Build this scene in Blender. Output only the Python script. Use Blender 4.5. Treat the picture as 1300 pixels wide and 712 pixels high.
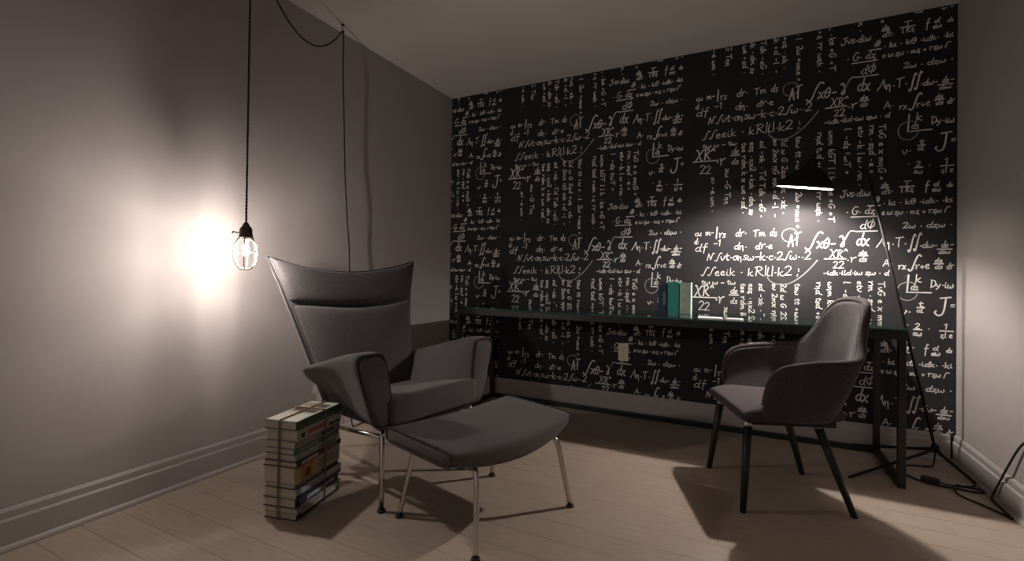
import bpy, bmesh, math, random
from mathutils import Vector, Matrix
random.seed(7)
for o in list(bpy.data.objects): bpy.data.objects.remove(o, do_unlink=True)
SC = bpy.context.scene
COL = SC.collection
PI = math.pi

# ------------------------------------------------------------------ camera, world, exposure
XL, XR, YB, ZC, YF = -2.3012, 0.9993, 3.3572, 2.49, -1.3      # room: left, right, back, ceiling, open end
F_PX, YAW, PITCH, ROLL, CY, CAM_H = 595.478, 0.4696, 0.0092, 0.0130, 343.21, 0.9805
cam_d = bpy.data.cameras.new('camera'); cam = bpy.data.objects.new('camera', cam_d); COL.objects.link(cam)
cam_d.sensor_width = 36.0; cam_d.lens = 36.0 * F_PX / 1300.0
cam_d.shift_y = -(356.0 - CY) / 1300.0
cam_d.clip_start = 0.02
fw = Vector((-math.sin(YAW)*math.cos(PITCH), math.cos(YAW)*math.cos(PITCH), math.sin(PITCH)))
rt = Vector((math.cos(YAW), math.sin(YAW), 0)); up = rt.cross(fw)
r2 = rt*math.cos(ROLL) + up*math.sin(ROLL); u2 = -rt*math.sin(ROLL) + up*math.cos(ROLL)
m = Matrix((r2, u2, -fw)).transposed().to_4x4(); m.translation = Vector((0, 0, CAM_H))
cam.matrix_world = m
SC.camera = cam
world = bpy.data.worlds.new('world'); SC.world = world; world.use_nodes = True
world.node_tree.nodes['Background'].inputs[0].default_value = (1.0, 0.93, 0.88, 1)
world.node_tree.nodes['Background'].inputs[1].default_value = 0.066
PENDANT_STRENGTH, DESK_LAMP_STRENGTH = 450.0, 880.0
SC.view_settings.view_transform = 'Standard'; SC.view_settings.look = 'None'
SC.view_settings.gamma = 1.0; SC.view_settings.use_curve_mapping = False
SC.view_settings.exposure = 1.8

# ------------------------------------------------------------------ materials
def mat(name, col, rough=0.6, metal=0.0, spec=0.5, var=0.0, vscale=8.0, bump=0.0, bscale=200.0, emit=None, estr=0.0,
        stretch=None, objrand=0.0, sheen=0.0, trans=0.0, coat=0.0):
    M = bpy.data.materials.new(name); M.use_nodes = True
    nt = M.node_tree; N = nt.nodes; L = nt.links; b = N['Principled BSDF']
    b.inputs['Base Color'].default_value = (*col, 1); b.inputs['Roughness'].default_value = rough
    b.inputs['Metallic'].default_value = metal; b.inputs['Specular IOR Level'].default_value = spec
    if sheen: b.inputs['Sheen Weight'].default_value = sheen; b.inputs['Sheen Roughness'].default_value = 0.4
    if trans: b.inputs['Transmission Weight'].default_value = trans
    if coat: b.inputs['Coat Weight'].default_value = coat; b.inputs['Coat Roughness'].default_value = 0.05
    if emit: b.inputs['Emission Color'].default_value = (*emit, 1); b.inputs['Emission Strength'].default_value = estr
    if var or bump:
        tc = N.new('ShaderNodeTexCoord'); mp = N.new('ShaderNodeMapping')
        L.new(tc.outputs['Object'], mp.inputs['Vector'])
        if stretch: mp.inputs['Scale'].default_value = stretch
    if var:
        nz = N.new('ShaderNodeTexNoise'); nz.inputs['Scale'].default_value = vscale; nz.inputs['Detail'].default_value = 5
        L.new(mp.outputs['Vector'], nz.inputs['Vector'])
        mr = N.new('ShaderNodeMapRange'); mr.inputs[1].default_value = 0.25; mr.inputs[2].default_value = 0.75
        mr.inputs[3].default_value = 1 - var; mr.inputs[4].default_value = 1 + var
        L.new(nz.outputs['Fac'], mr.inputs[0])
        fac = mr.outputs[0]
        if objrand:
            oi = N.new('ShaderNodeObjectInfo'); m2 = N.new('ShaderNodeMapRange')
            m2.inputs[3].default_value = 1 - objrand; m2.inputs[4].default_value = 1 + objrand
            L.new(oi.outputs['Random'], m2.inputs[0])
            mu = N.new('ShaderNodeMath'); mu.operation = 'MULTIPLY'
            L.new(fac, mu.inputs[0]); L.new(m2.outputs[0], mu.inputs[1]); fac = mu.outputs[0]
            ad = N.new('ShaderNodeVectorMath'); ad.operation = 'ADD'
            cm = N.new('ShaderNodeCombineXYZ'); ml = N.new('ShaderNodeMath'); ml.operation = 'MULTIPLY'; ml.inputs[1].default_value = 37.0
            L.new(oi.outputs['Random'], ml.inputs[0]); L.new(ml.outputs[0], cm.inputs[0]); L.new(ml.outputs[0], cm.inputs[1])
            L.new(tc.outputs['Object'], ad.inputs[0]); L.new(cm.outputs[0], ad.inputs[1]); L.new(ad.outputs[0], mp.inputs['Vector'])
        vm = N.new('ShaderNodeVectorMath'); vm.operation = 'SCALE'; vm.inputs[0].default_value = col
        L.new(fac, vm.inputs['Scale']); L.new(vm.outputs[0], b.inputs['Base Color'])
    if bump:
        n2 = N.new('ShaderNodeTexNoise'); n2.inputs['Scale'].default_value = bscale; n2.inputs['Detail'].default_value = 3
        L.new(mp.outputs['Vector'], n2.inputs['Vector'])
        bp = N.new('ShaderNodeBump'); bp.inputs['Strength'].default_value = bump; bp.inputs['Distance'].default_value = 0.002
        L.new(n2.outputs['Fac'], bp.inputs['Height']); L.new(bp.outputs[0], b.inputs['Normal'])
    return M

M_WALL = mat('wall_paint', (0.405, 0.365, 0.35), 0.75, var=0.03, vscale=3, bump=0.05, bscale=120)
M_CEIL = mat('ceiling_paint', (0.72, 0.665, 0.635), 0.85, var=0.02, vscale=2)
M_TRIM = mat('trim_paint', (0.405, 0.365, 0.35), 0.45, var=0.02, vscale=3)
M_WOOD = mat('oak_planks', (0.42, 0.335, 0.265), 0.5, var=0.10, vscale=6, bump=0.05, bscale=40, stretch=(1.2, 14, 4), objrand=0.03)
M_GAP = mat('plank_gap', (0.22, 0.17, 0.14), 0.8)
M_PAPER = mat('black_wallpaper', (0.020, 0.0182, 0.0215), 0.75, spec=0.3, var=0.15, vscale=4, bump=0.15, bscale=300)
M_CHALK = mat('chalk_print', (0.72, 0.69, 0.65), 0.7, var=0.30, vscale=14)
M_CHALK2 = mat('chalk_print_faint', (0.30, 0.285, 0.27), 0.7, var=0.3, vscale=14)
M_WOOL = mat('grey_wool', (0.078, 0.070, 0.072), 0.9, var=0.22, vscale=140, bump=0.5, bscale=420, sheen=0.15, spec=0.2)
M_WOOLP = mat('grey_piping', (0.045, 0.041, 0.044), 0.9, spec=0.2)
M_TWEED = mat('plum_grey_tweed', (0.060, 0.047, 0.054), 0.9, var=0.35, vscale=150, bump=0.5, bscale=420, sheen=0.15, spec=0.2)
M_CHROME = mat('brushed_steel', (0.62, 0.58, 0.55), 0.22, metal=1.0)
M_RUBBER = mat('black_rubber', (0.012, 0.012, 0.012), 0.6)
M_BLACKWOOD = mat('black_stained_ash', (0.010, 0.009, 0.010), 0.45, var=0.2, vscale=20, stretch=(8, 8, 1))
M_STEEL = mat('black_powder_coat', (0.010, 0.010, 0.011), 0.45)
M_GLASSTOP = mat('dark_green_glass', (0.006, 0.022, 0.020), 0.06, spec=0.6)
M_GLASSEDGE = mat('green_glass_edge', (0.012, 0.075, 0.065), 0.15, spec=0.6)
M_LAMPBLK = mat('black_lacquer', (0.008, 0.007, 0.007), 0.55, spec=0.25)
M_LAMPWHT = mat('white_lacquer_lining', (0.75, 0.73, 0.70), 0.4)
M_CORD = mat('black_textile_cord', (0.014, 0.012, 0.011), 0.85)
M_SOCKET = mat('aged_brass_socket', (0.10, 0.085, 0.075), 0.4, metal=0.8)
M_WIRE = mat('steel_wire_cage', (0.55, 0.52, 0.49), 0.3, metal=1.0)
M_BULB = mat('glowing_bulb', (1, 1, 1), 0.4, emit=(1.0, 0.90, 0.83), estr=PENDANT_STRENGTH)
M_BULB2 = mat('glowing_lamp_bulb', (1, 1, 1), 0.4, emit=(1.0, 0.92, 0.85), estr=DESK_LAMP_STRENGTH)
M_PLATE = mat('ivory_plastic', (0.78, 0.72, 0.58), 0.4)
M_SLOT = mat('dark_slot', (0.03, 0.03, 0.03), 0.6)
M_PAGES = mat('book_pages', (0.52, 0.45, 0.36), 0.85, var=0.2, vscale=30, stretch=(2, 2, 30))
M_TWINE = mat('jute_twine', (0.20, 0.135, 0.085), 0.9, var=0.3, vscale=60)
M_WHITE = mat('white_paper', (0.75, 0.72, 0.70), 0.7)

# ------------------------------------------------------------------ helpers
def link(o, parent=None):
    COL.objects.link(o)
    if parent: o.parent = parent
    return o
def mesh_obj(name, verts, faces, M, parent=None, smooth=False):
    me = bpy.data.meshes.new(name); me.from_pydata([tuple(v) for v in verts], [], faces); me.update()
    if M: me.materials.append(M)
    bm = bmesh.new(); bm.from_mesh(me); bmesh.ops.recalc_face_normals(bm, faces=bm.faces); bm.to_mesh(me); bm.free()
    if smooth:
        for p in me.polygons: p.use_smooth = True
    return link(bpy.data.objects.new(name, me), parent)
class MB:
    """collects shapes for ONE mesh object"""
    def __init__(s): s.v = []; s.f = []
    def add(s, V, F):
        n = len(s.v); s.v += [Vector(v) for v in V]; s.f += [tuple(i+n for i in f) for f in F]; return s
    def box(s, x0, x1, y0, y1, z0, z1, b=0.0):
        bm = bmesh.new(); bmesh.ops.create_cube(bm, size=1)
        for v in bm.verts: v.co = Vector(((x0+x1)/2+v.co.x*(x1-x0), (y0+y1)/2+v.co.y*(y1-y0), (z0+z1)/2+v.co.z*(z1-z0)))
        if b: bmesh.ops.bevel(bm, geom=bm.edges[:]+bm.verts[:], offset=b, segments=2, profile=0.5, affect='EDGES')
        bm.verts.index_update()
        s.add([v.co.copy() for v in bm.verts], [[v.index for v in f.verts] for f in bm.faces]); bm.free(); return s
    def tube(s, pts, r, n=8, closed=False, caps=True):
        pts = [Vector(p) for p in pts]; k = len(pts); rr = r if isinstance(r, (list, tuple)) else [r]*k
        T = []
        for i in range(k):
            a = pts[i-1] if (i > 0 or closed) else pts[0]; b = pts[(i+1) % k] if (i < k-1 or closed) else pts[-1]
            T.append((b-a).normalized())
        nrm = T[0].orthogonal().normalized(); rings = []
        for i in range(k):
            nrm = (nrm - T[i]*nrm.dot(T[i])).normalized(); bi = T[i].cross(nrm)
            rings.append([pts[i] + (nrm*math.cos(2*PI*j/n) + bi*math.sin(2*PI*j/n))*rr[i] for j in range(n)])
        return s.loft(rings, caps=caps and not closed, closed=closed)
    def loft(s, rings, caps=True, closed=False):
        n = len(rings[0]); V = [p for r in rings for p in r]; F = []; k = len(rings)
        for i in range(k if closed else k-1):
            i2 = (i+1) % k
            for j in range(n): F.append((i*n+j, i*n+(j+1) % n, i2*n+(j+1) % n, i2*n+j))
        if caps: F.append(tuple(range(n))[::-1]); F.append(tuple((k-1)*n+j for j in range(n)))
        return s.add(V, F)
    def lathe(s, prof, n=24, mtx=None):
        rings = []
        for r, z in prof:
            ring = [Vector((max(r, 1e-5)*math.cos(2*PI*j/n), max(r, 1e-5)*math.sin(2*PI*j/n), z)) for j in range(n)]
            rings.append([mtx @ p for p in ring] if mtx else ring)
        return s.loft(rings)
    def build(s, name, M, parent=None, smooth=False): return mesh_obj(name, s.v, s.f, M, parent, smooth)
def catmull(P, k=6, closed=False):
    P = [Vector(p) for p in P]; n = len(P); out = []
    for i in range(n if closed else n-1):
        p1, p2 = P[i], P[(i+1) % n]
        p0 = P[i-1] if (i > 0 or closed) else p1*2-p2
        p3 = P[(i+2) % n] if (i+2 < n or closed) else p2*2-p1
        for j in range(k):
            t = j/k
            out.append(0.5*((2*p1)+(p2-p0)*t+(2*p0-5*p1+4*p2-p3)*t*t+(3*p1-p0-3*p2+p3)*t**3))
    if not closed: out.append(P[-1])
    return out
def lerp_table(T, x):
    if x <= T[0][0]: return T[0][1]
    for (a, b), (c, d) in zip(T, T[1:]):
        if x <= c:
            t = (x-a)/(c-a); return b+(d-b)*t
    return T[-1][1]
def smooth_table(T, x):
    """catmull-rom through table (x, y)"""
    n = len(T)
    for i in range(n-1):
        if x <= T[i+1][0] or i == n-2:
            x1, y1 = T[i]; x2, y2 = T[i+1]; t = min(1, max(0, (x-x1)/(x2-x1)))
            y0 = T[i-1][1] if i > 0 else 2*y1-y2; y3 = T[i+2][1] if i+2 < n else 2*y2-y1
            return 0.5*((2*y1)+(y2-y0)*t+(2*y0-5*y1+4*y2-y3)*t*t+(3*y1-y0-3*y2+y3)*t**3)
def slab(S, nu, nv, t_front, t_back, p=5.0, bulge=0.0, pu=None):
    """pillowed slab over a surface S(u,v), u,v in -1..1"""
    V = []; F = []; idx = [{}, {}]
    def edge(a, p=p): return max(0.0, 1-abs(a)**p)**(1.0/p)
    for side in (0, 1):
        for i in range(nu+1):
            u = -math.cos(PI*i/nu) if p else -1+2*i/nu
            u = 0.55*u + 0.45*(-1+2*i/nu)
            for j in range(nv+1):
                v = -math.cos(PI*j/nv); v = 0.55*v+0.45*(-1+2*j/nv)
                border = i in (0, nu) or j in (0, nv)
                if side and border: idx[1][i, j] = idx[0][i, j]; continue
                P = S(u, v); e = 1e-3
                uu, vv = min(max(u, -1+e), 1-e), min(max(v, -1+e), 1-e)
                n = (S(uu+e, vv)-S(uu-e, vv)).cross(S(uu, vv+e)-S(uu, vv-e)).normalized()
                t = (t_back if side else t_front); t = t(u, v) if callable(t) else t
                k = edge(u, pu or p)*edge(v)*(1+bulge*(1-u*u)*(1-v*v))
                idx[side][i, j] = len(V); V.append(P + n*(-t*k if side else t*k))
        for i in range(nu):
            for j in range(nv):
                q = (idx[side][i, j], idx[side][i+1, j], idx[side][i+1, j+1], idx[side][i, j+1])
                F.append(q if not side else q[::-1])
    return V, F
def squircle(q, n=24, p=4.0):
    """ring inside quad q (4 corner Vectors, in order) with rounded corners"""
    out = []
    for j in range(n):
        t = 2*PI*(j+0.5)/n; c, s = math.cos(t), math.sin(t)
        a = math.copysign(abs(c)**(2/p), c); b = math.copysign(abs(s)**(2/p), s)
        u, v = (a+1)/2, (b+1)/2
        out.append(q[0]*(1-u)*(1-v)+q[1]*u*(1-v)+q[2]*u*v+q[3]*(1-u)*v)
    return out
def thing(name, label, cat, loc=(0, 0, 0), rz=0.0, group=None):
    o = bpy.data.objects.new(name, None); o.empty_display_size = 0.1; COL.objects.link(o)
    o.location = loc; o.rotation_euler = (0, 0, rz); return tag(o, label, cat, group)
def tag(o, label, cat, group=None):
    o['label'] = label; o['category'] = cat
    if group: o['group'] = group
    return o
def struct(o): o['kind'] = 'structure'; return o

# ------------------------------------------------------------------ room shell
T_ = 0.10
struct(MB().box(XL-T_, XL, YF, YB, 0, ZC).build('wall_left', M_WALL))
struct(MB().box(XR, XR+T_, YF, YB, 0, ZC).build('wall_right', M_WALL))
wall_back = struct(MB().box(XL-T_, XR+T_, YB, YB+T_, 0, ZC).build('wall_back', M_PAPER))
struct(MB().box(XL-T_, XR+T_, YF, YB+T_, ZC, ZC+T_).build('ceiling', M_CEIL))
floor = struct(MB().box(XL-T_, XR+T_, YF, YB+T_, -0.10, -0.004).build('floor', M_GAP))
PW = 0.1275; GAP = 0.0006
rows = []; y = 0.994
while y > YF + PW: y -= PW
rng = random.Random(3); meshes = {}
while y < YB:
    y0, y1 = y, min(y+PW, YB)
    x = XL - rng.choice([0.0, 0.35, 0.7, 1.05, 1.4])
    while x < XR:
        x0, x1 = max(x, XL), min(x+1.8, XR)
        key = (round(x1-x0, 3), round(y1-y0, 3))
        if x1-x0 > 0.02 and y1-y0 > 0.01:
            if key not in meshes:
                a, b = key[0]/2-GAP/2, key[1]/2-GAP/2; c = 0.0005
                V = [(-a,-b,-.004),(a,-b,-.004),(a,b,-.004),(-a,b,-.004), (-a,-b,-c),(a,-b,-c),(a,b,-c),(-a,b,-c),
                     (-a+c,-b+c,0),(a-c,-b+c,0),(a-c,b-c,0),(-a+c,b-c,0)]
                F = [(0,1,5,4),(1,2,6,5),(2,3,7,6),(3,0,4,7),(4,5,9,8),(5,6,10,9),(6,7,11,10),(7,4,8,11),(8,9,10,11)]
                me = bpy.data.meshes.new('plank'); me.from_pydata(V, [], F); me.materials.append(M_WOOD); meshes[key] = me
            o = bpy.data.objects.new('plank', meshes[key]); COL.objects.link(o)
            o.location = ((x0+x1)/2, (y0+y1)/2, 0); o.parent = floor
        x += 1.8
    y += PW

def baseboard(name, p0, p1, inward):
    """moulded profile swept from p0 to p1 along a wall"""
    prof = [(0,0),(.026,0),(.026,.008),(.022,.016),(.016,.020),(.0145,.022),(.0145,.104),(.0125,.106),(.0125,.1085),(.009,.111),(.009,.136),(.0065,.139),(.0065,.1415),(.003,.1462),(0,.1462)]
    p0, p1, inn = Vector(p0), Vector(p1), Vector(inward)
    rings = [[q + inn*d + Vector((0,0,z)) for d, z in prof] for q in (p0, p1)]
    return struct(MB().loft(rings).build(name, M_TRIM))
baseboard('baseboard_left', (XL, YF, 0), (XL, YB, 0), (1,0,0))
baseboard('baseboard_right', (XR, YF, 0), (XR, YB, 0), (-1,0,0))
baseboard('baseboard_back', (XL+.027, YB, 0), (XR-.027, YB, 0), (0,-1,0))

# ------------------------------------------------------------------ handwritten formulas printed on the wallpaper
GL = {  # stroke glyphs: advance, polylines (baseline 0, cap height 1); smoothed unless they are straight
 'x':(.55,[[(0,.58),(.12,.55),(.3,.12),(.45,.02)],[(.44,.58),(.2,.25),(0,0)]]),
 'X':(.75,[[(0,1),(.15,.95),(.45,.1),(.62,0)],[(.62,1),(.3,.5),(0,0)]]),
 'R':(.7,[[(.1,0),(.13,.5),(.15,1)],[(.0,.9),(.3,1.02),(.5,.82),(.35,.58),(.15,.52)],[(.2,.52),(.4,.2),(.62,0)]]),
 '^':(.4,[[(0,.8),(.15,1.05),(.3,.8)]]),
 '2':(.55,[[(0,.8),(.2,1),(.4,.8),(.25,.4),(0,.02)],[(0,.02),(.45,.05)]]),
 '1':(.3,[[(.0,.75),(.15,1)],[(.15,1),(.12,0)]]),
 'r':(.5,[[(0,.6),(.1,.3),(.08,0)],[(.08,.2),(.2,.5),(.42,.6)]]),
 'd':(.55,[[(.38,.45),(.2,.52),(.02,.25),(.15,.0),(.35,.15)],[(.5,1),(.4,.5),(.38,.05),(.5,.0)]]),
 'e':(.45,[[(.02,.28),(.3,.35),(.25,.55),(.05,.4),(.1,.05),(.38,.08)]]),
 's':(.42,[[(.35,.5),(.12,.52),(.1,.35),(.3,.2),(.2,.0),(0,.05)]]),
 't':(.4,[[(.15,.9),(.12,.3),(.2,.02),(.35,.08)],[(0,.6),(.35,.62)]]),
 'T':(.7,[[(0,.92),(.65,1)],[(.32,.96),(.28,.5),(.3,0)]]),
 'm':(.7,[[(0,.5),(.05,.0)],[(.05,.3),(.2,.52),(.27,.0)],[(.28,.3),(.45,.52),(.52,.05),(.65,.05)]]),
 'n':(.5,[[(0,.52),(.06,0)],[(.06,.3),(.25,.52),(.32,.1),(.34,-.25)]]),
 'c':(.42,[[(.35,.5),(.1,.5),(.02,.2),(.2,0),(.38,.08)]]),
 'u':(.5,[[(0,.52),(.05,.1),(.2,0),(.35,.2)],[(.38,.52),(.36,.1),(.45,.0)]]),
 'w':(.65,[[(.05,.52),(0,.15),(.15,.0),(.28,.25)],[(.28,.3),(.35,0),(.52,.1),(.55,.4),(.48,.52)]]),
 'v':(.45,[[(0,.5),(.15,.02),(.38,.45),(.3,.55)]]),
 'o':(.45,[[(.2,.52),(.02,.3),(.15,.0),(.36,.2),(.25,.5),(.45,.5)]]),
 'a':(.5,[[(.34,.48),(.12,.5),(.02,.2),(.18,.0),(.35,.3)],[(.36,.5),(.36,.1),(.46,.0)]]),
 'i':(.28,[[(.05,.5),(.06,.1),(.2,.02)],[(.08,.7),(.1,.74)]]),
 'k':(.5,[[(.05,.95),(.04,0)],[(.35,.52),(.08,.25)],[(.12,.28),(.25,.05),(.42,.0)]]),
 'l':(.3,[[(.1,.95),(.05,.3),(.1,.0),(.25,.05)]]),
 'z':(.5,[[(.05,.5),(.36,.52)],[(.36,.52),(.02,.02)],[(.02,.02),(.4,.02),(.3,-.25)]]),
 'f':(.4,[[(.36,.95),(.22,1),(.15,.5),(.1,-.2)],[(0,.55),(.35,.58)]]),
 'y':(.5,[[(0,.5),(.1,.15),(.3,.2)],[(.38,.52),(.25,.0),(.0,-.3)]]),
 'g':(.6,[[(0,.75),(.15,.85),(.3,.4),(.3,.05),(.15,-.0),(.12,.12),(.3,.45),(.55,1)]]),
 'q':(.6,[[(.3,1),(.05,.6),(.08,.1),(.25,.0),(.45,.35),(.45,.85),(.3,1)],[(.06,.5),(.46,.52)]]),
 'F':(.65,[[(.3,.82),(.05,.6),(.1,.2),(.35,.15),(.55,.4),(.5,.72),(.3,.82)],[(.42,1.05),(.25,-.05)]]),
 'L':(.6,[[(.1,1),(.1,0)],[(.1,.02),(.2,.0)]]),
 'S':(.55,[[(.62,.92),(.52,1.03),(.4,.85),(.28,.4),(.18,0),(.05,-.05),(0,.06)]]),
 'J':(.75,[[(.25,.95),(.75,1)],[(.52,.98),(.5,.5),(.42,.1),(.22,.0),(.04,.15),(.1,.25)]]),
 'G':(.65,[[(.5,.9),(.25,1),(.02,.5),(.15,.02),(.42,.1),(.45,.4)],[(.3,.42),(.55,.42)]]),
 'A':(.65,[[(0,0),(.2,.7),(.28,1)],[(.28,1),(.4,.5),(.55,0)],[(.12,.35),(.5,.38)]]),
 'N':(.75,[[(0,0),(.12,1)],[(.12,1),(.35,.1)],[(.35,.1),(.55,1.05),(.7,1)]]),
 'D':(.6,[[(.1,1),(.08,0)],[(.0,1),(.4,.85),(.45,.3),(.05,0)]]),
 'O':(1.0,[[(.5,1),(.12,.82),(0,.45),(.18,.1),(.55,0),(.9,.2),(1,.6),(.8,.92),(.45,1)]]),
 '/':(.7,[[(0,0),(.3,.55),(.45,1)],[(.45,1),(.5,.4),(.6,.1)]]),
 '|':(.2,[[(.1,1.05),(.1,-.05)]]), '_':(1.0,[[(0,0),(.5,.02),(1,0)]]), '-':(.45,[[(.05,.33),(.38,.36)]]),
 '~':(.6,[[(0,0),(.1,.5),(.3,.95),(.6,.9)]]), '=':(.5,[[(.05,.5),(.4,.54)],[(.05,.25),(.4,.29)]]), '+':(.5,[[(.2,.55),(.2,.1)],[(.0,.32),(.4,.34)]]),
 '.':(.3,[[(.08,.3),(.16,.32)]]), ':':(.25,[[(.08,.45),(.12,.47)],[(.08,.1),(.12,.12)]]), ';':(.25,[[(.1,.7),(.12,.4)],[(.08,.1),(.04,-.1)]]), ' ':(.3,[])}
TXT=[
 ('XR^', -0.33, 1.759, 0.119, 0.068),
 ('_', -0.347, 1.752, 0.154, 0.007),
 ('22', -0.304, 1.668, 0.072, 0.055),
 ('.r', -0.207, 1.717, 0.064, 0.074),
 ('de', -0.112, 1.781, 0.043, 0.039),
 ('_', -0.12, 1.773, 0.055, 0.007),
 ('ds', -0.112, 1.718, 0.043, 0.039),
 ('cu', -0.33, 1.257, 0.039, 0.035),
 ('m-', -0.264, 1.259, 0.049, 0.04),
 ('|', -0.207, 1.24, 0.016, 0.07),
 ('rs', -0.183, 1.24, 0.04, 0.043),
 ('-1', -0.219, 1.188, 0.052, 0.044),
 ('dr.', -0.085, 1.246, 0.066, 0.047),
 ('Tm', 0.015, 1.245, 0.07, 0.043),
 ('ds', 0.11, 1.245, 0.039, 0.046),
 ('O', 0.175, 1.206, 0.081, 0.083),
 ('AT', 0.209, 1.181, 0.063, 0.074),
 ('d:', -0.334, 1.203, 0.029, 0.04),
 ('df', -0.329, 1.15, 0.078, 0.053),
 ('dn.', -0.093, 1.165, 0.078, 0.043),
 ('dr.e', 0.029, 1.165, 0.097, 0.042),
 ('S', 0.3, 1.159, 0.071, 0.094),
 ('xq-', 0.358, 1.167, 0.096, 0.06),
 ('NSvt.onsw-k.c.2Sw..2', -0.254, 1.092, 0.585, 0.048),
 ('SSeeik . kR|l|.k2 ;', -0.29, 0.993, 0.563, 0.053),
 ('tw w - tw', -0.288, 0.934, 0.207, 0.027),
 ('de', 0.67, 1.511, 0.032, 0.026),
 ('_', 0.667, 1.506, 0.037, 0.006),
 ('dt.', 0.671, 1.472, 0.054, 0.03),
 ('T', 0.77, 1.511, 0.032, 0.024),
 ('_', 0.752, 1.507, 0.065, 0.006),
 ('LRz', 0.758, 1.476, 0.057, 0.029),
 ('f', 0.863, 1.478, 0.017, 0.048),
 ('d', 0.901, 1.501, 0.024, 0.024),
 ('ew', 0.894, 1.47, 0.037, 0.028),
 ('ds', 0.957, 1.492, 0.025, 0.025),
 ('Jvs.diw', 0.472, 1.464, 0.146, 0.041),
 ('dF', 0.634, 1.425, 0.028, 0.031),
 ('_', 0.606, 1.407, 0.059, 0.006),
 ('. ki . kq .idk. .ki', 0.677, 1.406, 0.308, 0.029),
 ('. G. dz', 0.502, 1.358, 0.142, 0.043),
 ('_', 0.527, 1.345, 0.121, 0.006),
 ('e w zw . mz + rzw ~', 0.671, 1.35, 0.297, 0.031),
 ('dF', 0.571, 1.273, 0.071, 0.051),
 ('_', 0.553, 1.26, 0.099, 0.006),
 ('dx', 0.554, 1.176, 0.061, 0.066),
 ('2w . dzw .', 0.768, 1.271, 0.216, 0.031),
 ('g', 0.47, 1.174, 0.042, 0.075),
 ('~', 0.499, 1.213, 0.047, 0.055),
 ('/n.T.', 0.648, 1.164, 0.141, 0.057),
 ('SS', 0.792, 1.147, 0.049, 0.093),
 ('.dw-', 0.841, 1.161, 0.077, 0.033),
 ('de', 0.935, 1.16, 0.03, 0.035),
 ('_', 0.918, 1.151, 0.061, 0.006),
 ('dsw', 0.923, 1.127, 0.05, 0.02),
 ('-', 0.971, 1.163, 0.016, 0.032),
 ('XR^', 0.423, 1.105, 0.088, 0.046),
 ('_', 0.397, 1.1, 0.107, 0.006),
 ('22', 0.441, 1.044, 0.056, 0.041),
 ('.r', 0.506, 1.078, 0.05, 0.049),
 ('de', 0.568, 1.125, 0.038, 0.024),
 ('_', 0.564, 1.118, 0.044, 0.007),
 ('ds', 0.568, 1.083, 0.038, 0.031),
 ('A.', 0.679, 1.057, 0.047, 0.036),
 ('rx', 0.748, 1.042, 0.038, 0.039),
 ('S', 0.793, 1.036, 0.044, 0.081),
 ('r+e', 0.824, 1.042, 0.061, 0.041),
 ('de', 0.908, 1.078, 0.032, 0.026),
 ('_', 0.904, 1.071, 0.039, 0.006),
 ('ds', 0.908, 1.044, 0.033, 0.024),
 ('dr', 0.957, 1.042, 0.03, 0.035),
 ('-idk.ild.iw zw . d', 0.392, 1.004, 0.317, 0.028),
 ('O', 0.744, 0.865, 0.091, 0.105),
 ('L', 0.784, 0.913, 0.02, 0.089),
 ('_', 0.784, 0.911, 0.109, 0.006),
 ('ds', 0.804, 0.924, 0.032, 0.038),
 ('k', 0.824, 0.966, 0.029, 0.044),
 ('Dy.iw', 0.888, 0.939, 0.101, 0.04),
 ('v.', 0.763, 0.786, 0.045, 0.045),
 ('t', 0.839, 0.833, 0.021, 0.028),
 ('_', 0.831, 0.827, 0.033, 0.006),
 ('al', 0.831, 0.799, 0.029, 0.026),
 ('J', 0.903, 0.786, 0.062, 0.095),
 ('=', 0.972, 0.828, 0.02, 0.039),
 ('.', 0.785, 0.719, 0.014, 0.03),
 ('2', 0.824, 0.71, 0.023, 0.03),
 ('_', 0.816, 0.704, 0.038, 0.006),
 ('ew', 0.814, 0.669, 0.039, 0.031),
 ('.', 0.877, 0.702, 0.014, 0.03),
 ('1', 0.947, 0.714, 0.02, 0.029),
 ('_', 0.929, 0.704, 0.057, 0.006),
 ('zLe', 0.932, 0.668, 0.051, 0.031),
]
COL_= [(-0.219, 1.641, 1.386), (-0.134, 1.691, 1.433), (-0.036, 0.943, 0.427), (0.009, 0.943, 0.425), (0.066, 0.945, 0.423), (0.14, 0.946, 0.42), (0.187, 0.947, 0.419), (0.262, 0.949, 0.416), (0.372, 0.96, 0.373), (0.431, 0.961, 0.372), (0.509, 0.967, 0.644), (0.573, 0.969, 0.639), (0.628, 0.97, 0.634), (0.672, 0.97, 0.631)]
ARC= [(0.097, 0.984), (0.12, 0.956), (0.164, 0.942), (0.221, 0.951), (0.283, 0.997), (0.331, 1.05), (0.362, 1.092)]
TILE_X, TILE_Z = 1.40, 0.905
ZLO, ZHI = 0.149, ZC-0.004
def stroke_text(s, x, z, width, cap, strokes, vertical=False, slant=0.12, tilt=0.0, wgt=None, r=random):
    adv = sum(GL[c][0] for c in s); sx = width/adv; cur = 0.0
    for c in s:
        a, P = GL[c]; jy = r.uniform(-.05, .05); js = r.uniform(.92, 1.1)
        for pl in P:
            q = []
            for px, py in pl:
                if c in '_O': X, Y = (cur+px)*sx, py*cap
                else: X, Y = (cur+px*js)*sx+slant*py*cap*.6, (py*js+jy)*cap
                q.append((z_rot(x, z, X, Y) if vertical else (x+X, z+Y+tilt*X)))
            w = wgt or (0.0054 if cap < .06 else 0.0078)
            strokes.append((q, w))
        cur += a
def z_rot(x, z, X, Y): return (x+Y, z-X)
tile = []; faint = []
rg = random.Random(11)
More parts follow.
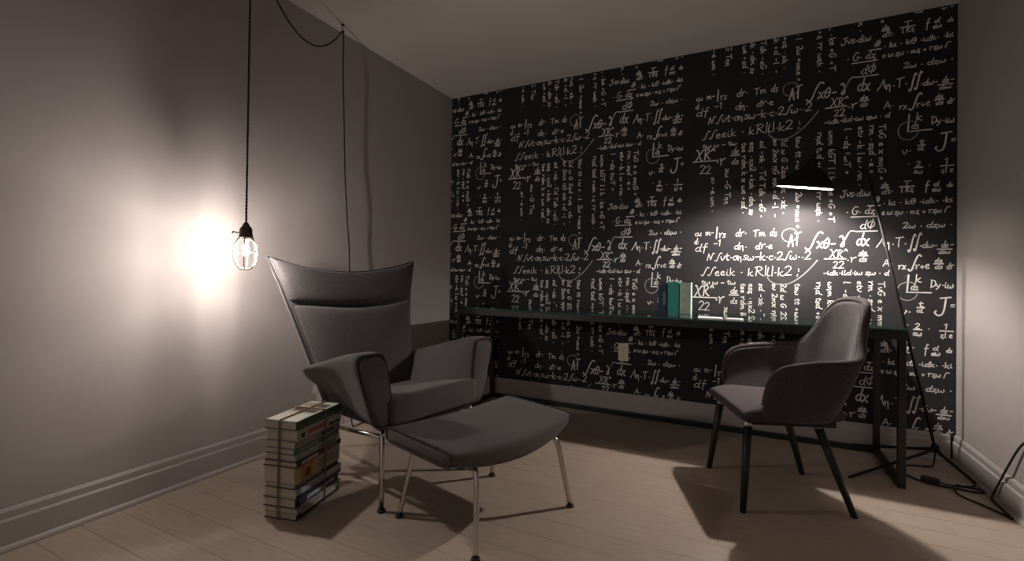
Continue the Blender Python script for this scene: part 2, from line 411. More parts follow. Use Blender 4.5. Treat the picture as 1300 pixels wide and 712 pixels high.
for s, x, z, wd, cap in TXT:
    if s == 'O': stroke_text(s, x, z, wd, cap, faint, r=rg, wgt=.0055)
    else: stroke_text(s, x, z, wd, cap, tile, r=rg, tilt=0.0 if s == '_' else .01, wgt=.0068 if s == '_' else None)
faint.append((ARC, .0075))
POOL = 'deskwrtmnzvTkLxG2dse'
for i, (x, zt, zb) in enumerate(COL_):
    z = zt; cap = .030
    while z > zb+.05:
        n = rg.randint(1, 3); s = ''.join(rg.choice(POOL) for _ in range(n)); wd = min(sum(GL[c][0] for c in s)*.048, z-zb)
        stroke_text(s, x-cap/2, z, wd, cap, tile, vertical=True, r=rg, wgt=.0054); z -= wd+.020
        if rg.random() < .55:
            stroke_text(rg.choice('.-+='), x-cap/2, z, .018, cap, tile, vertical=True, r=rg, wgt=.005); z -= .026
def ribbons(mb, strokes):
    for ti in range(-2, 2):
        for tj in range(-1, 3):
            ox, oz = ti*TILE_X, tj*TILE_Z
            for q, w in strokes:
                pts = catmull([(a+ox, 0, b+oz) for a, b in q], 3) if len(q) > 2 else [Vector((a+ox, 0, b+oz)) for a, b in q]
                run = []
                def flush(run):
                    if len(run) < 2: return
                    V = []; k = len(run)
                    for i, p in enumerate(run):
                        d = (run[min(i+1, k-1)]-run[max(i-1, 0)]); d.normalize(); n = Vector((-d.z, 0, d.x))*(w/2)
                        e = -d*(w*.3) if i == 0 else (d*(w*.3) if i == k-1 else Vector())
                        V += [p+n+e, p-n+e]
                    mb.add([(v.x, YB-.0006, v.z) for v in V], [(2*i, 2*i+1, 2*i+3, 2*i+2) for i in range(k-1)])
                for p in pts:
                    if XL+.006 < p.x < XR-.006 and ZLO < p.z < ZHI: run.append(p)
                    else: flush(run); run = []
                flush(run)
def flat_print(name, strokes, M):
    mb = MB(); ribbons(mb, strokes)
    me = bpy.data.meshes.new(name); me.from_pydata([tuple(v) for v in mb.v], [], mb.f); me.materials.append(M)
    o = link(bpy.data.objects.new(name, me), wall_back); o['kind'] = 'stuff'; return o
o = flat_print('formula_lettering', tile, M_CHALK); o['label'] = 'off-white handwritten formulas printed on the black wallpaper'
o = flat_print('circle_and_swoop_marks', faint, M_CHALK2); o['label'] = 'faint grey circles and curved swoops among the formulas'
# ------------------------------------------------------------------ wing armchair (local x = forward, y = sideways)
ch = thing('wing_armchair', 'grey wool wing armchair with high flared back and steel legs', 'armchair', (-1.301, 1.762, 0), -0.199)
BW = [(0, .265), (.3, .305), (.55, .345), (.8, .395), (1, .444)]
BF = [(0, -.455), (.3, -.535), (.6, -.615), (.85, -.668), (1, -.700)]
def back_surf(u, v, grow=0.0):
    s = (v+1)/2; w = smooth_table(BW, s)+grow; c = smooth_table(BF, s)
    return Vector((c + (.015+.010*s*s)*u*u, u*w, .35 + s*(.632 + .072*u*u)))
V, F = slab(lambda u, v: back_surf(u, v), 28, 28, .018, .035, p=7)
MB().add(V, F).build('back_shell', M_WOOL, ch, True)
def sub_surf(v0, v1, ins, fo):
    def S(u, v):
        vv = v0+(v1-v0)*(v+1)/2
        P = back_surf(u*ins, vv); P.x += fo; return P
    return S
V, F = slab(sub_surf(-.96, .35, .955, .012), 30, 26, lambda u, v: .075+.03*(v+1)/2, .005, p=5, bulge=.15, pu=2.6)
MB().add(V, F).build('back_cushion', M_WOOL, ch, True)
V, F = slab(sub_surf(.40, .985, .965, .012), 30, 20, lambda u, v: .052-.012*v, .005, p=4, bulge=.12, pu=2.2)
MB().add(V, F).build('headrest_cushion', M_WOOL, ch, True)
edge = [back_surf(-1+2*i/30, 1) for i in range(31)]
side = [[back_surf(sg, -.6+1.6*i/20) for i in range(21)] for sg in (-1, 1)]
MB().tube(side[0]+edge[1:-1]+side[1][::-1], .0055, 6).build('back_piping', M_WOOLP, ch, True)
ATOP = [(-.52, .535), (-.35, .578), (-.15, .632), (-.04, .655), (0, .655)]
ABOT = [(-.52, .47), (-.44, .405), (-.36, .352), (-.28, .338), (0, .338)]
AIN = [(-.52, .272), (0, .265)]; AOUT = [(-.52, .350), (-.25, .390), (0, .420)]
BIN = [(-.52, .25), (-.36, .16), (-.2, .19), (0, .225)]; BOUT = [(-.52, .315), (-.36, .212), (-.2, .255), (0, .318)]
def arm_quad(f, sg, grow=0.0):
    zt, zb = smooth_table(ATOP, f), lerp_table(ABOT, f)
    fl = f + .015*(1 if f > -.05 else 0)
    return [Vector((fl, sg*lerp_table(BIN, f), zb)), Vector((fl, sg*lerp_table(BOUT, f), zb)),
            Vector((f, sg*lerp_table(AOUT, f), zt)), Vector((f, sg*lerp_table(AIN, f), zt))]
for sg in (-1, 1):
    rings = []
    for i in range(15):
        f = -.52+.52*i/14; q = squircle(arm_quad(f, sg), 32, 5)
        rings.append(q)
    c = sum(rings[-1], Vector())/32
    rings.append([c+(p-c)*.97+Vector((.008, 0, 0)) for p in rings[-1]])
    MB().loft(rings).build('arm', M_WOOL, ch, True)
    q = squircle(arm_quad(0, sg), 32, 5); c = sum(q, Vector())/32
    r1 = [c+(p-c)*.90+Vector((.008, 0, 0)) for p in q]; r2_ = [c+(p-c)*.88+Vector((.016, 0, 0)) for p in q]; r3 = [c+(p-c)*.72+Vector((.021, 0, 0)) for p in q]
    pad = MB().loft([r1, r2_, r3]).build('arm_front_pad', M_WOOL, ch, True)
    MB().tube([c+(p-c)*.965+Vector((.010, 0, 0)) for p in q], .005, 6, closed=True).build('pad_piping', M_WOOLP, pad, True)
# seat
def box_rings(stations, n=36, p=8):
    return [squircle(q, n, p) for q in stations]
st = []
for f, k in ((-.47, .8), (-.46, 1), (-.2, 1), (0, 1), (.030, 1), (.042, .93), (.046, .8)):
    zt = .392+.080*(f+.46)/.5; zb = .345; zm = (zt+zb)/2; h = (zt-zb)/2*k; w = .256*(.5+.5*k) if k < .9 else .256
    st.append([Vector((f, -w, zm-h)), Vector((f, w, zm-h)), Vector((f, w, zm+h)), Vector((f, -w, zm+h))])
MB().loft(box_rings(st)).build('seat_cushion', M_WOOL, ch, True)
st = []
for f, k in ((-.50, .7), (-.485, 1), (0, 1), (.018, .95), (.024, .7)):
    w = .262*k if k < .9 else .262
    st.append([Vector((f, -w, .322)), Vector((f, w, .322)), Vector((f, w, .375)), Vector((f, -w, .375))])
MB().loft(box_rings(st)).build('seat_frame', M_WOOLP, ch, True)
for sg in (-1, 1):
    MB().tube([(-.02, sg*.255, .335), (.0, sg*.268, .30), (.010, sg*.274, .15), (.012, sg*.276, .010)], .0115, 12).build('leg', M_CHROME, ch, True)
    MB().lathe([(.012, 0), (.017, .001), (.017, .009), (.012, .012)], 14, Matrix.Translation((.012, sg*.276, 0))).build('foot_glide', M_RUBBER, ch, True)
    MB().tube([(-.40, sg*.245, .325), (-.43, sg*.25, .29), (-.50, sg*.262, .12), (-.54, sg*.268, .010)], .0115, 12).build('leg', M_CHROME, ch, True)
    MB().lathe([(.012, 0), (.017, .001), (.017, .009), (.012, .012)], 14, Matrix.Translation((-.54, sg*.268, 0))).build('foot_glide', M_RUBBER, ch, True)
    MB().tube([(.0, sg*.268, .300), (-.2, sg*.26, .280), (-.44, sg*.252, .258)], .0095, 10).build('side_rail', M_CHROME, ch, True)

# ------------------------------------------------------------------ ottoman
ot = thing('ottoman', 'grey wool ottoman with curved cushion on steel legs in front of armchair', 'ottoman', (-.963, 1.69, 0), -.2705)
def ott_quad(l):
    s = l/.335; e = 1-s*s
    fb, ff = -.222-.010*e, .180+.040*e; zt = .385-.012*e
    th = .058+.036*e
    return [Vector((fb+.01, l, zt-th)), Vector((ff-.012, l, zt-th-.006)), Vector((ff, l, zt-.008)), Vector((fb, l, zt))]
rings = []
for i in range(25):
    l = -.335+.67*i/24; rings.append(squircle(ott_quad(l), 36, 6))
def shrink(r, k, dl): 
    c = sum(r, Vector())/len(r); return [c+(p-c)*k+Vector((0, dl, 0)) for p in r]
MB().loft([shrink(rings[0], .93, -.006)]+rings+[shrink(rings[-1], .93, .006)]).build('cushion', M_WOOL, ot, True)
for sg, rg_ in ((-1, rings[0]), (1, rings[-1])):
    MB().tube(shrink(rg_, .99, sg*.004), .0045, 6, closed=True).build('end_piping', M_WOOLP, ot, True)
MB().box(-.16, .13, -.26, .26, .285, .318, .006).build('underframe', M_WOOLP, ot)
OF = [(-1.252, 1.493), (-.832, 1.392), (-.673, 1.901), (-1.112, 2.007)]
ca, sa = math.cos(-.2705), math.sin(-.2705)
for X, Y in OF:
    dx, dy = X+.963, Y-1.69; f = dx*ca+dy*sa; l = -dx*sa+dy*ca
    a = .72
    MB().tube(catmull([(f*a*.75, l*.80, .296), (f*a*.98, l*.84, .290), (f*(a+.10), l*.865, .262), (f*.90, l*.92, .15), (f, l, .008)], 5), .0105, 12).build('leg', M_CHROME, ot, True)
    MB().lathe([(.010, 0), (.016, .001), (.016, .008), (.012, .011)], 14, Matrix.Translation((f, l, 0))).build('foot_glide', M_RUBBER, ot, True)

# ------------------------------------------------------------------ upholstered desk chair
oc = thing('desk_armchair', 'plum grey upholstered tub chair with tapered black wooden legs at desk', 'chair', (.108, 2.492, 0), PI+.3587)
RIM = [(1.0, (.245, .150, .455)), (.93, (.266, .138, .545)), (.85, (.277, .092, .606)), (.70, (.282, -.02, .629)), (.57, (.280, -.115, .636)), (.47, (.260, -.200, .644)), (.39, (.218, -.242, .676)), (.30, (.172, -.275, .750)), (.20, (.140, -.305, .826)), (.10, (.088, -.332, .875)), (0, (0, -.342, .886))]
LOW = [(1.0, (.236, .15, .415)), (.84, (.220, .10, .385)), (.6, (.202, -.03, .375)), (.4, (.172, -.13, .372)), (.2, (.110, -.185, .372)), (0, (0, -.195, .372))]
def tab3(T, x):
    T = T[::-1]
    return Vector([smooth_table([(a, p[k]) for a, p in T], x) for k in range(3)])
def shell(u, v):
    au = abs(u); R_ = tab3(RIM, au); L_ = tab3(LOW, au); s = (v+1)/2
    p = L_.lerp(R_, s); b = math.sin(PI*s)*.020*(1 if au > .5 else .4+.6*au/.5)
    l, f, z = p; rad = math.hypot(l, f+.02)+1e-6
    l2 = l + l/rad*b; f2 = f + (f+.02)/rad*b*(.6 if f < 0 else 0)
    return Vector((f2, math.copysign(l2, u) if u else 0.0, z))
V, F = slab(shell, 72, 22, .020, .014, p=8)
MB().add(V, F).build('shell', M_TWEED, oc, True)
MB().tube([shell(-1+2*i/80, 1) for i in range(81)], [.008+.009*min(1, 6*min(i, 80-i)/80) for i in range(81)], 10).build('rim_roll', M_TWEED, oc, True)
def seat_s(u, v):
    s = (v+1)/2; f = -.215+.44*s; w = lerp_table([(-.215, .17), (0, .222), (.12, .240), (.225, .232)], f)
    return Vector((f, u*w, .408 - .020*max(0, (f-.12)/.105)**2 - .01*(1-s)))
V, F = slab(seat_s, 24, 24, .034, .034, p=5, bulge=.1)
MB().add(V, F).build('seat', M_TWEED, oc, True)
MB().box(-.17, .19, -.185, .185, .352, .378, .008).build('seat_base', M_WOOLP, oc)
for (fx, fl), (tx, tl) in (((.222, .23), (.185, .178)), ((.222, -.23), (.185, -.178)), ((-.222, .214), (-.105, .155)), ((-.222, -.214), (-.105, -.155))):
    a, b = Vector((tx, tl, .358)), Vector((fx, fl, 0))
    lg = MB().tube([a, a.lerp(b, .5), b], [.0175, .0160, .0125], 12).build('leg', M_BLACKWOOD, oc, True)
    MB().tube([a.lerp(b, -.03), a.lerp(b, .035)], .0185, 12).build('ferrule', M_CHROME, lg, True)

# ------------------------------------------------------------------ desk
dk = thing('desk', 'long narrow desk with dark glass top and black square steel frame', 'desk', (-.605, 3.07, 0))
DX0, DX1, DY0, DY1 = -1.865+.605, .662+.605, 2.800-3.07, 3.330-3.07
MB().box(DX0, DX1, DY0, DY1, .737, .747, .0015).build('glass_top', M_GLASSTOP, dk)['label'] = 'dark green tinted glass top'
MB().box(DX0+.10, DX1-.0, DY0-.0012, DY0, .7380, .7462).build('glass_edge', M_GLASSEDGE, dk)
MB().box(DX1, DX1+.0012, DY0, DY1, .7380, .7462).build('glass_edge', M_GLASSEDGE, dk)
B_ = .030
for y_ in (DY0+.004, DY1-B_-.004): MB().box(DX0+.004, DX1-.004, y_, y_+B_, .697, .737, .002).build('top_rail', M_STEEL, dk)
for x_ in (DX0+.004, DX1-B_-.004): MB().box(x_, x_+B_, DY0+.034, DY1-.034, .697, .737, .002).build('end_rail', M_STEEL, dk)
MB().box(DX0+.034, DX1-.034, DY0+.034, DY1-.034, .725, .736).build('under_panel', M_STEEL, dk)
for x_ in (DX0+.004, DX1-B_-.004):
    for y_ in (DY0+.004, DY1-B_-.004): MB().box(x_, x_+B_, y_, y_+B_, 0, .697, .002).build('leg', M_STEEL, dk)
    MB().box(x_, x_+B_, DY0+.034, DY1-.034, 0, .03, .002).build('floor_rail', M_STEEL, dk)
MB().box(DX0+.034, DX1-.034, DY1-B_-.004, DY1-.004, 0, .03, .002).build('floor_rail', M_STEEL, dk)

# ------------------------------------------------------------------ floor lamp
fl_ = thing('floor_lamp', 'black three-legged floor lamp with domed shade reaching over desk', 'floor lamp', (.875, 3.22, 0))
FL = Vector((.875, 3.22, 0)); HUB = Vector((0, 0, .095))
MB().lathe([(.010, -.020), (.018, -.016), (.018, .016), (.010, .024)], 16, Matrix.Translation(HUB)).build('hub', M_LAMPBLK, fl_, True)
for X, Y in ((.443, 2.825), (.975, 3.03), (.40, 3.335)):
    e = Vector((X, Y, .006))-FL; MB().tube([HUB, HUB.lerp(e, .15)+Vector((0, 0, -.004)), e], [.008, .008, .006], 10).build('leg', M_LAMPBLK, fl_, True)
PT = Vector((.571, 3.10, 1.500))-FL
MB().tube([HUB, PT], .0068, 12).build('pole', M_LAMPBLK, fl_, True)
SH = Vector((.262, 3.00, 1.475))-FL                     # centre of the shade's rim
axis = Vector((.15, -.135, 1)).normalized(); q_ = Vector((0, 0, 1)).rotation_difference(axis).to_matrix().to_4x4(); SM = Matrix.Translation(SH) @ q_
MB().tube(catmull([PT, PT+Vector((-.03, -.01, .045)), SH+axis*.17+Vector((.12, .03, .035)), SH+axis*.165+Vector((.02, 0, .005)), SH+axis*.15], 6), .0055, 10).build('arm', M_LAMPBLK, fl_, True)
MB().lathe([(0, -.016), (.012, -.012), (.014, 0), (.012, .012), (0, .016)], 16, Matrix.Translation(PT)).build('swivel_joint', M_LAMPBLK, fl_, True)
out = [(.136, 0), (.134, .008), (.122, .030), (.102, .057), (.076, .083), (.052, .101), (.034, .112), (.026, .120), (.024, .148), (.018, .156)]
inn = [(r-.003, z-.002) for r, z in out[:7]]
def cup(o_, i_, n=40):
    pr = o_+[(1e-5, o_[-1][1])]; mb = MB(); rings = [[SM @ Vector((r*math.cos(2*PI*j/n)+.10*z, r*math.sin(2*PI*j/n), z)) for j in range(n)] for r, z in pr]
    return mb, rings
mb, rg2 = cup(out, inn); lip = [[SM @ Vector((r*math.cos(2*PI*j/40)+.10*z, r*math.sin(2*PI*j/40), z)) for j in range(40)] for r, z in ((.133, .0005), (.131, .008), (.119, .0295), (.099, .0555), (.073, .0805), (.049, .098), (.03, .108), (1e-5, .109))]
shade = mb.loft(lip[::-1]+rg2, caps=False).build('shade', M_LAMPBLK, fl_, True)
lin = [[SM @ Vector((r*math.cos(2*PI*j/40)+.10*z, r*math.sin(2*PI*j/40), z)) for j in range(40)] for r, z in ((.1318, .0015), (.1296, .008), (.1176, .0285), (.0976, .0545), (.0716, .0790), (.0476, .0960), (.028, .1055), (1e-5, .1065))]
MB().loft(lin, caps=False).build('shade_lining', M_LAMPWHT, shade, True)
MB().lathe([(.010, .107), (.016, .104), (.016, .094), (.012, .092)], 16, SM @ Matrix.Translation((.014, 0, 0))).build('lamp_socket', M_LAMPBLK, fl_, True)
MB().lathe([(.011, .093), (.018, .086), (.0225, .074), (.0225, .066), (.018, .056), (.009, .050), (0, .0485)], 20, SM @ Matrix.Translation((.014, 0, 0))).build('bulb', M_BULB2, fl_, True)['label'] = 'glowing white bulb'
cz = .0045
cord = [(.875, 3.22, .07), (.862, 3.195, .02), (.84, 3.19, cz), (.755, 3.165, cz), (.705, 3.09, cz), (.705, 3.01, cz), (.745, 2.95, cz), (.785, 2.925, cz), (.86, 2.92, cz), (.93, 2.915, cz), (.968, 2.925, cz), (.965, 2.955, cz), (.915, 2.965, cz), (.872, 2.94, cz+.008), (.852, 2.88, cz+.009), (.862, 2.83, cz), (.92, 2.75, cz), (.958, 2.685, cz), (.968, 2.66, cz), (.9705, 2.70, cz), (.9705, 2.78, cz), (.968, 2.845, .012), (.976, 2.83, .06), (.982, 2.75, .18), (.988, 2.66, .30), (.991, 2.58, .36)]
MB().tube(catmull([Vector(p)-FL for p in cord], 5), .0042, 8).build('power_cord', M_CORD, fl_, True)
cs = MB(); cs.box(-.035, .035, -.020, .020, 0, .026, .006)
o = cs.build('foot_switch', M_RUBBER, fl_); o.location = Vector((.785, 2.955, .001))-FL; o.rotation_euler = (0, 0, -.35)
c2 = [(.82, 2.942, .012), (.86, 2.948, .006), (.90, 2.965, cz), (.945, 2.985, cz), (.968, 3.01, cz)]
MB().tube(catmull([Vector(p)-FL for p in c2], 5), .0035, 8).build('switch_cord', M_CORD, fl_, True)

# ------------------------------------------------------------------ caged pendant lamp
PB = Vector((-1.972, 1.304, 1.0745))
pl = thing('pendant_lamp', 'bare glowing bulb in wire cage hanging from black twisted cord', 'pendant lamp', (PB.x, PB.y, .98))
P0 = Vector((PB.x, PB.y, .98))
def LP(*a): return Vector(a)-P0
TM = Matrix.Translation(Vector((0, 0, 0)))
zc = .98
MB().lathe([(.006, 1.196-zc), (.010, 1.190-zc), (.016, 1.178-zc), (.024, 1.168-zc), (.0255, 1.160-zc), (.0255, 1.140-zc), (.028, 1.138-zc), (.028, 1.132-zc), (.0255, 1.130-zc), (.0275, 1.118-zc), (.020, 1.116-zc)], 24).build('socket', M_SOCKET, pl, True)
side_dir = Vector((-r2.x, -r2.y, 0)).normalized()
k0 = Vector((0, 0, 1.150-zc))
key = MB().tube([k0+side_dir*.02, k0+side_dir*.050], .0028, 8).build('switch_key', M_SOCKET, pl, True)
MB().lathe([(0, -.007), (.006, -.005), (.008, 0), (.006, .005), (0, .007)], 12, Matrix.Translation(k0+side_dir*.054)).build('key_knob', M_SOCKET, key, True)
MB().lathe([(.0125, 1.118-zc), (.0125, 1.092-zc), (.010, 1.090-zc)], 20).build('bulb_base', M_LAMPWHT, pl, True)
MB().lathe([(.0105, 1.091-zc), (.0135, 1.084-zc), (.0145, 1.074-zc), (.0145, 1.062-zc), (.010, 1.052-zc), (0, 1.048-zc)], 24).build('bulb', M_BULB, pl, True)['label'] = 'glowing white bulb'
cg = MB(); CP = [(.024, 1.130), (.034, 1.116), (.044, 1.094), (.0485, 1.066), (.0475, 1.036), (.038, 1.008), (.022, .992), (.004, .986)]
for k in range(6):
    a = 2*PI*(k+.3)/6; cg.tube(catmull([(r*math.cos(a), r*math.sin(a), z-zc) for r, z in CP], 4), .0030, 6)
for r, z in ((.0485, 1.066), (.026, 1.128), (.0215, .991)):
    cg.tube([(r*math.cos(2*PI*j/28), r*math.sin(2*PI*j/28), z-zc) for j in range(28)], .0030, 6, closed=True)
cg.build('wire_cage', M_WIRE, pl, True)
H1 = LP(PB.x, PB.y, 2.455); H2 = LP(-2.22, 2.056, 2.447)
path = [Vector((0, 0, 1.192-zc)), Vector((0, 0, 1.6-zc)), Vector((0, 0, 2.1-zc)), H1+Vector((0, 0, -.03)), H1]
for i in range(1, 12):
    s = i/12; path.append(H1.lerp(H2, s)-Vector((0, 0, 4*.25*s*(1-s))))
path += [H2, H2+Vector((.004, .006, -.06)), LP(-2.22, 2.066, 2.2), LP(-2.215, 2.075, 1.92), LP(-2.222, 2.096, 1.6), LP(-2.215, 2.112, 1.32), LP(-2.224, 2.14, 1.15), LP(-2.22, 2.145, .98), LP(-2.225, 2.17, .6), LP(-2.225, 2.19, .2), LP(-2.235, 2.20, .02), LP(-2.24, 2.28, .006), LP(-2.25, 2.45, .006)]
pts = catmull(path, 14)
# two strands twisted round the path
def strands(pts, rad, pitch):
    T = []; L_ = 0; A = []; B = []; nrm = None
    # resample
    seg = [pts[0]]
    for p in pts[1:]:
        d = (p-seg[-1]).length
        n = max(1, int(d/.0045))
        a = seg[-1].copy()
        for i in range(1, n+1): seg.append(a.lerp(p, i/n))
    for i, p in enumerate(seg):
        t = (seg[min(i+1, len(seg)-1)]-seg[max(i-1, 0)])
        if t.length < 1e-9: continue
        t.normalize()
        if nrm is None: nrm = t.orthogonal().normalized()
        nrm = (nrm-t*nrm.dot(t)).normalized(); b = t.cross(nrm)
        if i: L_ += (p-seg[i-1]).length
        an = 2*PI*L_/pitch; o_ = (nrm*math.cos(an)+b*math.sin(an))*rad
        A.append(p+o_); B.append(p-o_)
    return A, B
A, B = strands(pts, .0026, .030)
MB().tube(A, .0026, 5).tube(B, .0026, 5).build('twisted_cord', M_CORD, pl, True)
hk = catmull([(0, 0, .035), (0, 0, .012), (.010, 0, .002), (.012, 0, -.010), (0, 0, -.016), (-.010, 0, -.008)], 5)
o = MB().tube([Vector(p) for p in hk], .0028, 8).lathe([(.010, .043), (.010, .036), (.004, .033)], 12).build('ceiling_hook', M_RUBBER, None, True)
o.location = (-2.22, 2.056, 2.447); tag(o, 'small black cup hook in ceiling holding up the lamp cord', 'hook')
o2 = bpy.data.objects.new('hook', o.data); COL.objects.link(o2); o2.parent = pl; o2.location = H1

# ------------------------------------------------------------------ wall socket
ws = thing('wall_outlet', 'ivory double power outlet plate on black formula wallpaper', 'outlet', (-.802, YB, .44))
MB().box(-.036, .036, -.007, 0, -.062, .062, .003).build('cover_plate', M_PLATE, ws)
for z in (-.026, .026):
    q = [Vector((-.017, -.0085, z-.019)), Vector((.017, -.0085, z-.019)), Vector((.017, -.0085, z+.019)), Vector((-.017, -.0085, z+.019))]
    rc = MB().loft([[p+Vector((0, .003, 0)) for p in squircle(q, 24, 4)], squircle(q, 24, 4)]).build('receptacle', M_PLATE, ws)
    mb = MB()
    for dx in (-.006, .006): mb.box(dx-.0012, dx+.0012, -.0092, -.0086, z-.001, z+.010)
    mb.box(-.0028, .0028, -.0092, -.0086, z-.013, z-.008); mb.build('slots', M_SLOT, rc)
MB().lathe([(.003, 0), (.003, .001)], 10, Matrix.Translation((0, -.0082, 0)) @ Matrix.Rotation(PI/2, 4, 'X')).build('screw', M_CHROME, ws)

# ------------------------------------------------------------------ books
def book(name, label, w, L, h, cov, loc, rz, group, prints=(), tops=(), board=.0022, roll=None):
    """lying book: spine on +x, length along y"""
    t = thing(name, label, 'book', loc, rz, group)
    C_ = mat('cover_'+label[:18].replace(' ', '_'), cov, .5, var=.12, vscale=25)
    m_ = MB().box(-w/2, w/2, -L/2, L/2, 0, board).box(-w/2, w/2, -L/2, L/2, h-board, h).box(w/2-board, w/2+.0012, -L/2, L/2, 0, h)
    cv = m_.build('cover', C_, t)
    MB().box(-w/2+.004, w/2-board, -L/2+.004, L/2-.004, board, h-board).build('pages', M_PAGES, t)
    for (y0, y1, z0, z1, c) in prints:      # flat printed blocks on the spine: fractions of L and h
        mb = MB().box(w/2+.0011, w/2+.0016, -L/2+y0*L, -L/2+y1*L, z0*h, z1*h); mb.build('spine_print', pmat(c), cv)
    for i_, (x0, x1, y0, y1, c) in enumerate(tops):
        MB().box(-w/2+x0*w, -w/2+x1*w, -L/2+y0*L, -L/2+y1*L, h, h+.0003*(1+min(i_, 1))).build('cover_print', pmat(c), cv)
    return t
_pm = {}
def pmat(c):
    if c not in _pm: _pm[c] = mat('ink_%d' % len(_pm), c, .55, var=.15, vscale=60)
    return _pm[c]
CR, RD, OR, NV, GN, DK, GY = (.42, .38, .30), (.34, .09, .055), (.45, .20, .06), (.025, .025, .06), (.04, .10, .055), (.02, .02, .02), (.22, .21, .20)
SB = [  # bottom to top: label, cover, thickness, spine prints
 ('black book with thin cream spine strip at bottom of tied stack', (.03, .025, .03), .026, [(.1, .9, .62, .9, CR)], .148, .285),
 ('cream paperback with grey spine second from stack bottom', (.34, .31, .27), .022, [(.1, .5, .3, .7, GY)], .150, .292),
 ('thick navy book with pale blue title near stack bottom', NV, .036, [(.25, .75, .18, .62, (.35, .40, .48)), (.78, .9, .2, .6, CR)], .146, .288),
 ('white paperback with navy lower spine above thick navy book', (.40, .37, .34), .038, [(0, 1, .0, .35, NV), (.3, .6, .5, .8, GY)], .152, .290),
 ('dark hardback with grey spine under thick orange patterned book', (.035, .03, .03), .020, [(.05, .6, .25, .75, GY)], .140, .280),
 ('thickest book with orange and yellow spine picture in tied stack', (.36, .30, .22), .066, [(.02, .12, .06, .94, (.45, .38, .12)), (.12, .42, .06, .94, OR), (.2, .32, .15, .7, RD), (.5, .95, .2, .8, (.22, .20, .15))], .150, .288),
 ('dark red book with cream spine label above thick orange book', (.07, .02, .02), .022, [(.1, .45, .2, .8, CR), (.6, .9, .25, .75, (.2, .16, .12))], .154, .295),
 ('pale grey book between dark red and green spines', (.33, .32, .29), .027, [(.5, .9, .25, .7, (.12, .14, .12))], .146, .284),
 ('slim green book with dark green spine in middle of stack', (.05, .11, .07), .024, [(.05, .5, .3, .7, (.2, .28, .2))], .142, .282),
 ('grey mottled book under cream book with red lettering', (.20, .18, .16), .030, [(.1, .4, .2, .7, (.28, .25, .22)), (.55, .85, .2, .7, DK)], .144, .286),
 ('cream book with bold red lettering on spine near stack top', (.40, .36, .30), .044, [(.22, .62, .25, .70, RD), (.08, .16, .2, .6, DK), (.7, .95, .1, .35, DK)], .146, .288),
]
SX, SY, SR = -1.6900, 1.3930, .228
SG = 'books tied with twine on the floor'
z = 0.0; rb = random.Random(5)
for lab, cov, th, pr, w, L in SB:
    dx, dy, dr = rb.uniform(-.004, .004), rb.uniform(-.004, .004), rb.uniform(-.025, .025)
    book('book', lab, w, L, th, cov, (SX+dx, SY+dy, z), SR+dr, SG, pr); z += th
W1, PK, BR = (.55, .52, .45), (.30, .20, .15), (.10, .06, .045)
book('book', 'green bound book with photo collage cover on top of tied stack', .150, .292, .034, (.045, .085, .05), (SX, SY, z), SR, SG,
     [(.05, .95, .1, .3, (.10, .15, .10))],
     [(.02, .98, .02, .98, (.40, .41, .33)), (.06, .46, .06, .40, W1), (.54, .94, .06, .36, W1), (.10, .42, .48, .62, BR), (.56, .90, .44, .58, BR), (.10, .42, .74, .90, PK), (.56, .88, .70, .86, BR)])
z += .034
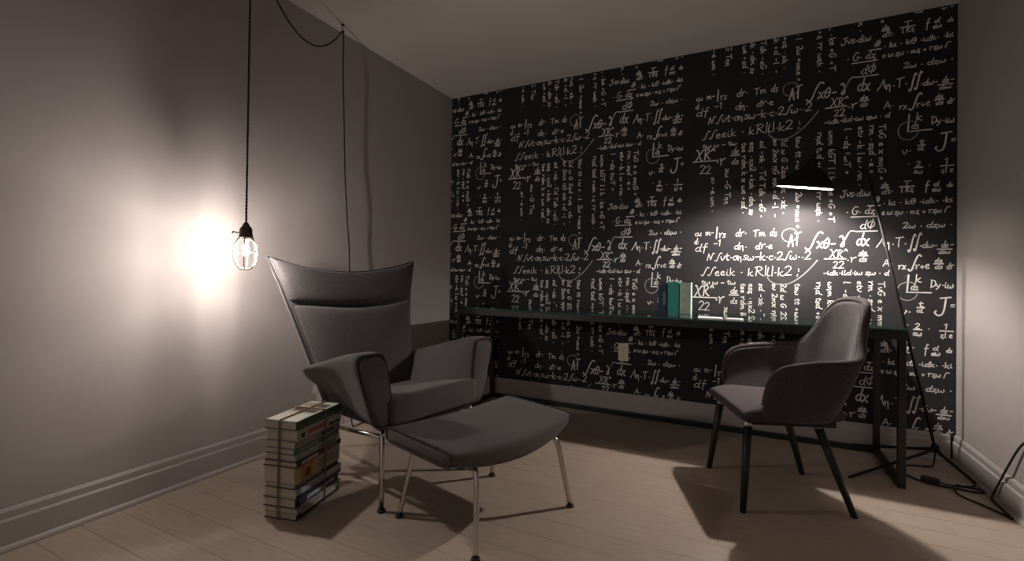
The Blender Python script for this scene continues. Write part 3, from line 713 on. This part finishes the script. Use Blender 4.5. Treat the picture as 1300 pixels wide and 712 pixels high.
# twine
tw = thing('twine', 'brown jute twine tied both ways round the stack of books', 'twine', (SX, SY, 0), SR)
def loop(a, ax, r=.0022):
    hw, hl = .080, .1495
    e = hw if ax == 'x' else hl
    P = [(-e, .0026), (-e, z*.33), (-e+.001, z*.66), (-e, z-.002), (-e*.97, z+.0032), (-e*.4, z+.0034), (e*.4, z+.0034), (e*.97, z+.0032), (e, z-.002), (e-.001, z*.66), (e, z*.33), (e, .0026)]
    V = [Vector((p, a, q)) if ax == 'x' else Vector((a, p, q)) for p, q in P]
    return MB().tube(V, r, 6, closed=True)
loop(.030, 'x').build('strand', M_TWINE, tw, True); loop(.036, 'x').build('strand', M_TWINE, tw, True)
loop(-.004, 'y').build('strand', M_TWINE, tw, True); loop(.002, 'y').build('strand', M_TWINE, tw, True)
# upright books on the desk: spine towards the room
def upright(label, th, dep, hgt, cov, x, y, rz, prints=()):
    t = thing('book', label, 'book', (x, y, .747), rz, 'books standing on the desk')
    C_ = mat('cover_'+label[:18].replace(' ', '_'), cov, .5, var=.15, vscale=25); b = .0022
    cv = MB().box(-th/2, -th/2+b, -dep/2, dep/2, 0, hgt).box(th/2-b, th/2, -dep/2, dep/2, 0, hgt).box(-th/2, th/2, -dep/2-.001, -dep/2+b, 0, hgt).build('cover', C_, t)
    MB().box(-th/2+b, th/2-b, -dep/2+b, dep/2-.004, .003, hgt-.004).build('pages', M_WHITE, t)
    for x0, x1, z0, z1, c in prints:
        MB().box(-th/2+x0*th, -th/2+x1*th, -dep/2-.0016, -dep/2-.001, z0*hgt, z1*hgt).build('spine_print', pmat(c), cv)
    return t
upright('navy blue book with pale label standing left of teal book on desk', .048, .15, .190, (.03, .06, .13), -.465, 2.955, .05, [(.55, .9, .35, .75, (.18, .24, .30))])
upright('teal green book standing upright between navy and mint books on desk', .062, .155, .204, (.05, .44, .35), -.404, 2.957, .05, [(.1, .9, .04, .10, (.18, .42, .36)), (.3, .6, .7, .9, (.06, .38, .30))])
upright('pale mint book standing upright right of teal book on desk', .060, .155, .200, (.55, .72, .60), -.338, 2.96, .05, [(.0, 1, .05, .10, (.25, .45, .38))])
def sheet(label, w, d, loc, rz, cat='booklet'):
    mb = MB(); mb.box(-w/2, w/2, -d/2, d/2, 0, .0035, .0008); mb.box(-w/2+.003, w/2-.002, -d/2+.002, d/2-.003, .0035, .006, .0006)
    o = mb.build('booklet', M_WHITE); o.location = loc; o.rotation_euler = (0, 0, rz); return tag(o, label, cat)
sheet('white paper booklet lying flat on desk right beside mint book', .13, .10, (-.20, 2.90, .747), .1)
sheet('smaller white paper booklet lying flat on desk toward lamp', .085, .07, (-.075, 2.895, .747), -.06)
